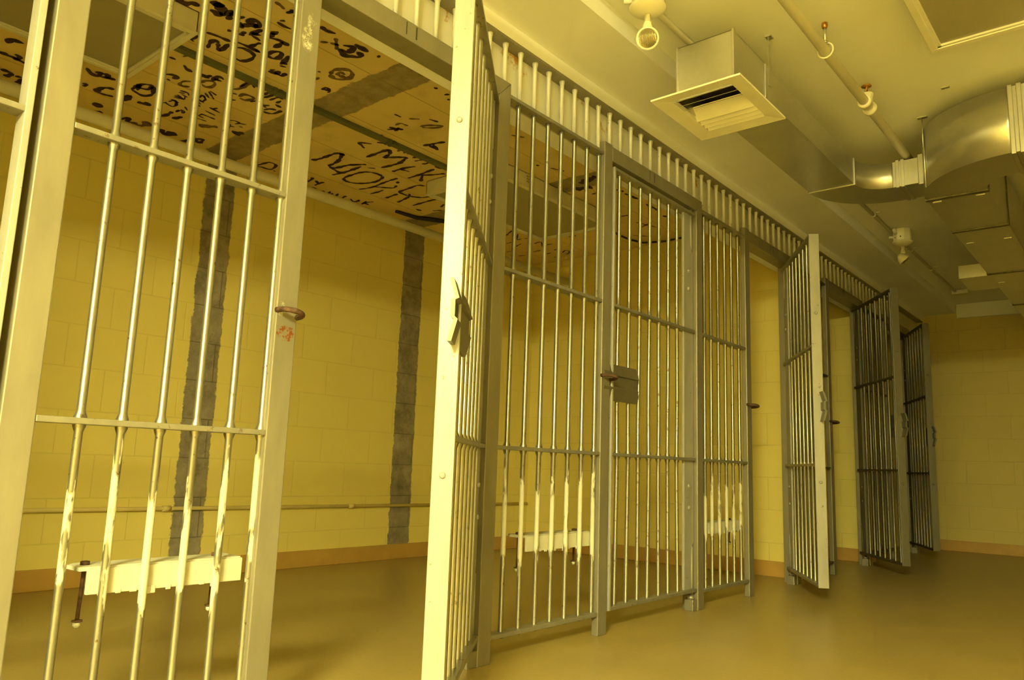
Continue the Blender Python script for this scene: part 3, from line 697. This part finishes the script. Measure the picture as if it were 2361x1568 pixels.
GRAF = [
(0,0.036,[[(-2.050,1.002),(-2.000,1.005),(-1.989,1.052)],[(-2.163,1.008),(-2.174,1.046),(-2.167,1.079)],[(-2.130,1.060),(-2.145,1.086),(-2.188,1.082)],[(-2.175,1.064),(-2.189,1.129)],[(-2.351,1.069),(-2.363,1.120),(-2.421,1.109)],[(-2.494,1.139),(-2.496,1.181),(-2.468,1.206)],[(-2.465,1.171),(-2.389,1.184),(-2.463,1.204)],[(-2.379,1.140),(-2.360,1.163)]]),
(0,0.030,[[(-2.049,2.670),(-1.980,2.688),(-1.832,2.693),(-1.817,2.740)],[(-1.799,2.716),(-1.925,2.777),(-2.036,2.789)],[(-2.036,2.789),(-2.032,2.837),(-1.917,2.859),(-1.819,2.915)],[(-2.145,2.902),(-2.020,2.920),(-1.872,2.917)],[(-2.047,2.808),(-2.073,2.910)]]),
(0,0.026,[[(-1.891,3.105),(-1.884,3.055),(-1.917,2.997),(-1.997,2.977),(-2.127,2.984),(-2.160,3.042),(-2.117,3.107),(-2.017,3.146),(-1.918,3.129),(-1.891,3.105)]]),
(0,0.022,[[(-2.210,3.177),(-2.109,3.201),(-1.935,3.188),(-1.832,3.188)],[(-2.084,3.203),(-1.999,3.291),(-1.939,3.273)],[(-2.217,3.281),(-2.141,3.286),(-2.081,3.281)],[(-1.873,3.231),(-1.908,3.251)],[(-1.854,2.955),(-1.821,2.991)]]),
(0,0.024,[[(-2.191,3.401),(-2.057,3.390)],[(-2.190,3.510),(-2.045,3.477),(-1.988,3.437)],[(-2.023,3.366),(-1.919,3.361),(-1.822,3.354),(-1.790,3.390)],[(-2.023,3.366),(-2.025,3.459),(-1.974,3.535),(-1.909,3.554)]]),
(0,0.026,[[(-2.152,3.620),(-2.033,3.616),(-1.905,3.621)],[(-2.185,3.684),(-2.185,3.736)],[(-2.001,3.756),(-1.941,3.728)],[(-2.112,3.786),(-2.045,3.813)]]),
(0,0.030,[[(-1.728,2.839),(-1.628,2.837),(-1.524,2.839)],[(-1.524,2.839),(-1.562,2.883),(-1.646,2.909)],[(-1.646,2.909),(-1.582,2.942),(-1.522,2.983)],[(-1.522,2.983),(-1.617,3.017),(-1.690,3.017),(-1.782,3.005)]]),
(0,0.026,[[(-1.774,3.091),(-1.676,3.092),(-1.587,3.115)],[(-1.702,3.087),(-1.683,3.154)],[(-1.775,3.228),(-1.676,3.227),(-1.519,3.214)],[(-1.676,3.227),(-1.612,3.271),(-1.519,3.308)],[(-1.654,3.241),(-1.750,3.316)],[(-1.449,3.237),(-1.477,3.230),(-1.482,3.201),(-1.453,3.182),(-1.433,3.209)]]),
(0,0.022,[[(-1.500,3.011),(-1.429,3.020)],[(-1.528,3.054),(-1.479,3.063),(-1.437,3.088),(-1.445,3.107),(-1.495,3.122),(-1.522,3.109)]]),
(1,0.024,[[(-1.490,2.933),(-1.440,2.897),(-1.427,2.907)],[(-1.485,2.949),(-1.451,2.960),(-1.410,2.954)],[(-1.501,2.890),(-1.438,2.875)],[(-1.462,2.824),(-1.419,2.832)]]),
(0,0.022,[[(-1.545,2.727),(-1.588,2.674),(-1.611,2.708),(-1.631,2.744)]]),
(0,0.020,[[(-1.445,2.652),(-1.393,2.684)],[(-1.501,2.729),(-1.477,2.757),(-1.442,2.737)],[(-1.470,2.717),(-1.451,2.735)],[(-1.458,2.638),(-1.478,2.650)],[(-1.139,2.542),(-1.137,2.577),(-1.136,2.586)],[(-1.031,2.693),(-1.015,2.747)]]),
(0,0.022,[[(-1.319,2.648),(-1.266,2.679),(-1.243,2.702)],[(-1.286,2.634),(-1.266,2.679)],[(-1.298,2.688),(-1.244,2.669)]]),
(1,0.022,[[(-1.237,2.639),(-1.198,2.637),(-1.187,2.685)],[(-1.117,2.625),(-1.071,2.663)],[(-1.139,2.728),(-1.086,2.746),(-1.030,2.796),(-1.086,2.787),(-1.139,2.743)]]),
(0,0.026,[[(-1.315,2.921),(-1.238,2.937),(-1.168,2.957)],[(-1.247,2.930),(-1.290,3.015)],[(-1.277,2.932),(-1.290,2.998)]]),
(0,0.024,[[(-2.339,2.838),(-2.383,2.880),(-2.330,2.873),(-2.292,2.856)],[(-2.404,2.954),(-2.347,2.949),(-2.300,2.951)],[(-2.320,2.903),(-2.354,2.944)]]),
(0,0.022,[[(-2.511,2.956),(-2.458,2.956),(-2.454,2.995),(-2.502,3.009)],[(-2.527,3.054),(-2.464,3.019),(-2.488,3.080),(-2.440,3.050)],[(-2.447,3.061),(-2.471,3.101),(-2.443,3.102),(-2.409,3.087)],[(-2.430,3.120),(-2.478,3.151),(-2.469,3.173),(-2.402,3.149)],[(-2.392,3.209),(-2.470,3.231),(-2.462,3.259)],[(-2.415,3.268),(-2.444,3.315),(-2.409,3.328),(-2.379,3.315)],[(-2.441,3.390),(-2.358,3.363)],[(-2.325,3.402),(-2.394,3.381),(-2.409,3.429)]]),
(0,0.026,[[(-1.331,1.583),(-1.270,1.565),(-1.239,1.571),(-1.250,1.591)],[(-1.250,1.591),(-1.292,1.612),(-1.312,1.632)],[(-1.312,1.632),(-1.269,1.629),(-1.216,1.622)],[(-1.217,1.661),(-1.199,1.680),(-1.196,1.711),(-1.212,1.746),(-1.245,1.758),(-1.284,1.754),(-1.310,1.736),(-1.306,1.708)],[(-1.210,1.511),(-1.199,1.557),(-1.193,1.616)],[(-1.171,1.638),(-1.166,1.693),(-1.168,1.750)],[(-1.328,1.500),(-1.264,1.497)],[(-1.316,1.492),(-1.329,1.516)]]),
(0,0.050,[[(-1.088,1.310),(-1.077,1.342),(-1.051,1.361),(-1.044,1.390)],[(-0.985,1.401),(-0.974,1.428),(-0.995,1.460),(-1.033,1.487)],[(-1.036,1.430),(-1.033,1.452),(-1.040,1.486)],[(-0.959,1.420),(-0.984,1.449)],[(-1.017,1.493),(-0.976,1.494),(-1.002,1.514)],[(-1.025,1.497),(-1.021,1.525)]]),
(0,0.040,[[(-1.040,1.578),(-1.001,1.596),(-0.982,1.626)],[(-0.998,1.583),(-0.960,1.581),(-0.952,1.602),(-0.965,1.618),(-1.001,1.617)],[(-0.976,1.534),(-0.979,1.551)],[(-1.017,1.554),(-1.052,1.590)],[(-1.118,1.557),(-1.111,1.573)],[(-1.107,1.603),(-1.091,1.625)],[(-1.079,1.602),(-1.079,1.623)]]),
(0,0.028,[[(-1.076,1.637),(-0.989,1.647)],[(-1.052,1.633),(-1.036,1.671)],[(-1.068,1.643),(-1.072,1.672),(-1.080,1.694)],[(-1.166,1.693),(-1.109,1.701),(-1.092,1.707)],[(-1.163,1.718),(-1.168,1.750)],[(-0.989,1.690),(-0.946,1.700)],[(-1.022,1.703),(-1.004,1.744),(-1.010,1.796)],[(-1.079,1.763),(-1.036,1.766),(-1.000,1.758)],[(-1.016,1.702),(-0.969,1.694)],[(-1.156,1.782),(-1.118,1.780),(-1.089,1.801),(-1.102,1.821),(-1.148,1.829),(-1.169,1.808),(-1.156,1.782)],[(-1.184,1.870),(-1.124,1.859),(-1.083,1.847)],[(-1.197,1.873),(-1.185,1.901)],[(-1.162,1.862),(-1.158,1.889)]]),
(0,0.028,[[(-1.288,1.870),(-1.278,1.903),(-1.276,1.944)],[(-1.272,1.869),(-1.251,1.885)],[(-1.288,1.909),(-1.242,1.904)],[(-1.280,1.941),(-1.235,1.935)],[(-0.883,1.653),(-0.889,1.684),(-0.883,1.721)],[(-0.868,1.654),(-0.849,1.668)],[(-0.796,1.637),(-0.764,1.647),(-0.768,1.634)]]),
(0,0.028,[[(-1.552,1.515),(-1.551,1.546)],[(-1.569,1.596),(-1.593,1.622),(-1.602,1.654)],[(-1.579,1.684),(-1.590,1.716),(-1.553,1.729)],[(-1.605,1.718),(-1.588,1.737)],[(-1.605,1.758),(-1.537,1.755),(-1.545,1.788)],[(-1.575,1.753),(-1.570,1.791)],[(-1.734,1.584),(-1.708,1.610),(-1.710,1.635),(-1.746,1.629)],[(-1.769,1.613),(-1.777,1.633)]]),
(1,0.022,[[(-1.670,1.739),(-1.637,1.736),(-1.610,1.755),(-1.613,1.780),(-1.664,1.792),(-1.692,1.772),(-1.678,1.747)],[(-1.697,1.699),(-1.728,1.676),(-1.772,1.679),(-1.778,1.702),(-1.751,1.722)],[(-1.499,1.554),(-1.457,1.561)],[(-0.762,1.562),(-0.770,1.599),(-0.780,1.616)]]),
(0,0.030,[[(-1.985,1.323),(-2.023,1.355),(-2.030,1.388),(-1.976,1.389),(-2.002,1.370)],[(-2.027,1.398),(-2.009,1.427),(-1.992,1.462)],[(-1.984,1.399),(-1.977,1.419),(-2.018,1.428)],[(-2.175,1.377),(-2.170,1.397),(-2.205,1.392)]]),
(0,0.034,[[(-2.102,1.503),(-2.136,1.462),(-2.200,1.457),(-2.209,1.492),(-2.194,1.537)],[(-2.156,1.565),(-2.115,1.586),(-2.176,1.593),(-2.200,1.585)]]),
(0,0.026,[[(-2.031,1.557),(-1.931,1.565),(-1.900,1.608)],[(-2.031,1.557),(-2.053,1.622),(-1.995,1.647),(-1.900,1.608)],[(-1.984,1.564),(-1.964,1.606),(-1.913,1.608)],[(-1.939,1.556),(-2.018,1.580)]]),
(0,0.016,[[(-2.051,1.731),(-2.020,1.736)],[(-2.032,1.732),(-2.049,1.778),(-2.011,1.783),(-1.966,1.753),(-2.008,1.740)],[(-1.969,1.734),(-1.978,1.780)],[(-1.930,1.728),(-1.930,1.762)],[(-1.911,1.725),(-1.921,1.777)],[(-1.893,1.729),(-1.914,1.774),(-1.880,1.763)],[(-1.870,1.738),(-1.876,1.775)],[(-1.835,1.713),(-1.829,1.750),(-1.851,1.768)],[(-1.860,1.719),(-1.847,1.746)]]),
(0,0.014,[[(-2.058,1.821),(-2.092,1.824),(-2.054,1.833),(-2.078,1.853),(-2.052,1.853)],[(-2.042,1.823),(-2.052,1.853)],[(-1.993,1.822),(-2.026,1.853)],[(-1.936,1.827),(-1.962,1.862)],[(-1.900,1.836),(-1.925,1.871)],[(-1.881,1.832),(-1.894,1.857)],[(-1.834,1.814),(-1.791,1.811),(-1.820,1.841),(-1.861,1.846),(-1.847,1.821)],[(-1.853,1.835),(-1.867,1.860)],[(-1.754,1.805),(-1.790,1.846)],[(-1.724,1.809),(-1.782,1.869)],[(-1.713,1.809),(-1.731,1.854)],[(-1.785,1.815),(-1.828,1.853)]]),
(0,0.016,[[(-2.075,1.930),(-2.067,1.985)],[(-2.001,1.926),(-2.033,1.922),(-2.040,1.955)],[(-2.002,1.916),(-2.003,2.001)],[(-1.946,1.911),(-1.958,1.976)],[(-1.890,1.905),(-1.906,1.976)],[(-1.903,1.923),(-1.861,1.935)]]),
(0,0.060,[[(-2.148,1.640),(-2.142,1.670),(-2.116,1.698)],[(-2.382,1.507),(-2.355,1.553)],[(-2.493,1.518),(-2.452,1.594)],[(-2.391,1.873),(-2.428,1.935),(-2.363,1.955)]]),
(0,0.030,[[(-2.211,1.785),(-2.190,1.810),(-2.109,1.812)],[(-2.194,1.855),(-2.124,1.876)],[(-2.533,1.919),(-2.534,2.050)],[(-2.528,2.134),(-2.494,2.204)],[(-2.463,2.044),(-2.377,2.061),(-2.321,2.101),(-2.383,2.112),(-2.342,2.043)],[(-2.537,1.719),(-2.529,1.765),(-2.514,1.858)],[(-2.451,1.681),(-2.392,1.703),(-2.472,1.725)],[(-2.544,1.500),(-2.552,1.542)],[(-2.548,1.554),(-2.533,1.662)]]),
(1,0.050,[[(-2.157,1.989),(-2.083,2.062)],[(-2.431,1.734),(-2.446,1.783),(-2.386,1.806),(-2.363,1.773)]]),
(1,0.026,[[(-1.603,1.865),(-1.565,1.885),(-1.477,1.889),(-1.481,1.924)],[(-1.640,1.884),(-1.633,1.912)],[(-1.646,1.933),(-1.603,1.933),(-1.591,1.973),(-1.610,1.991),(-1.657,1.973),(-1.656,1.942)],[(-1.723,1.909),(-1.697,1.944)]]),
(0,0.022,[[(-1.546,1.876),(-1.486,1.875),(-1.457,1.889),(-1.497,1.927)],[(-1.558,2.013),(-1.511,2.023),(-1.474,2.026)],[(-1.524,1.998),(-1.466,1.994)],[(-1.551,2.049),(-1.483,2.059),(-1.488,2.087)],[(-1.550,2.090),(-1.507,2.089)],[(-1.567,2.094),(-1.577,2.136)],[(-1.691,2.104),(-1.694,2.128),(-1.668,2.154),(-1.604,2.158)],[(-1.678,2.096),(-1.640,2.107),(-1.621,2.137)],[(-1.652,2.000),(-1.617,2.009)],[(-1.640,2.058),(-1.604,2.084)],[(-1.615,2.035),(-1.643,2.088)]]),
(0,0.014,[[(-1.965,2.047),(-1.932,2.070),(-1.933,2.106),(-1.968,2.099)],[(-1.940,2.110),(-1.921,2.142)],[(-1.974,2.131),(-1.972,2.151)],[(-2.021,2.080),(-2.003,2.119)],[(-1.990,2.083),(-2.052,2.112)]]),
(0,0.075,[[(-2.091,2.164),(-2.057,2.181),(-2.038,2.199)]]),
(0,0.022,[[(-2.431,2.516),(-2.414,2.551),(-2.399,2.610),(-2.309,2.589),(-2.301,2.537),(-2.370,2.524),(-2.431,2.516)],[(-2.401,2.632),(-2.406,2.648)]]),
(0,0.034,[[(-0.806,1.940),(-0.782,1.980),(-0.833,1.990),(-0.847,1.956),(-0.869,1.999),(-0.848,2.027),(-0.827,2.048),(-0.805,2.040),(-0.800,2.014)],[(-0.761,1.786),(-0.768,1.823),(-0.754,1.860)],[(-0.756,1.965),(-0.759,2.044)],[(-0.752,2.091),(-0.747,2.106)]]),
(1,0.024,[[(-0.837,1.894),(-0.820,1.929)],[(-0.784,1.883),(-0.859,1.947)],[(-0.866,1.861),(-0.842,1.885)]]),
(1,0.030,[[(-1.068,2.068),(-1.024,2.055),(-0.985,2.070),(-0.963,2.099),(-0.980,2.132),(-1.023,2.147),(-1.065,2.133),(-1.086,2.102),(-1.068,2.068)],[(-1.050,2.094),(-1.011,2.084),(-1.015,2.114)],[(-1.046,2.098),(-1.032,2.134)],[(-1.098,2.020),(-1.085,2.023)],[(-1.173,2.059),(-1.139,2.056)]]),
(0,0.024,[[(-1.232,2.142),(-1.196,2.139),(-1.200,2.165),(-1.220,2.150)],[(-1.220,2.150),(-1.209,2.173),(-1.233,2.177)],[(-0.756,2.458),(-0.749,2.477)],[(-0.767,2.543),(-0.742,2.553)],[(-0.789,2.585),(-0.782,2.598)]]),
(0,0.070,[[(-0.908,3.942),(-0.823,3.912),(-0.749,3.895)],[(-0.995,4.011),(-0.880,4.034)]]),
(0,0.028,[[(-0.945,3.528),(-0.950,3.550)],[(-1.060,4.646),(-0.961,4.667)],[(-0.768,4.261),(-0.753,4.407)],[(-0.757,4.526),(-0.751,4.699)],[(-0.784,4.808),(-0.763,4.867)],[(-0.771,4.164),(-0.760,4.228)],[(-1.660,4.865),(-1.590,4.857)],[(-0.958,4.150),(-0.913,4.143)]]),
(1,0.022,[[(-0.906,3.619),(-0.871,3.709)],[(-1.092,4.980),(-0.929,4.895)],[(-1.211,5.106),(-1.115,5.196)],[(-0.798,3.106),(-0.758,3.175)],[(-1.020,4.835),(-0.957,5.020)]]),
(0,0.016,[[(-2.054,4.553),(-1.925,4.481),(-2.016,4.632)],[(-1.948,4.570),(-2.054,4.689),(-2.011,4.689)],[(-1.988,4.704),(-1.929,4.716)],[(-2.008,4.859),(-1.933,4.852),(-2.010,4.974)],[(-1.968,4.943),(-1.882,4.941)],[(-1.988,5.107),(-1.896,5.077)],[(-1.974,5.207),(-1.905,5.160),(-1.905,5.221),(-1.975,5.268)],[(-2.204,4.732),(-2.133,4.721)],[(-2.209,4.845),(-2.100,4.799)],[(-2.174,5.048),(-2.082,5.046)],[(-2.166,5.177),(-2.058,5.153)],[(-2.366,4.924),(-2.314,4.927)],[(-2.366,5.081),(-2.288,5.099)],[(-2.113,5.275),(-2.104,5.312)],[(-2.132,5.425),(-2.128,5.494)]])]
for gi, (mi, w, sts) in enumerate(GRAF):
    rnd = random.Random(gi); bm = new()
    for st in sts: ribbon(bm, [Vector(p) for p in st], w, rnd)
    obj('graffiti', bm, (M_INK, M_INK2)[mi], cc)
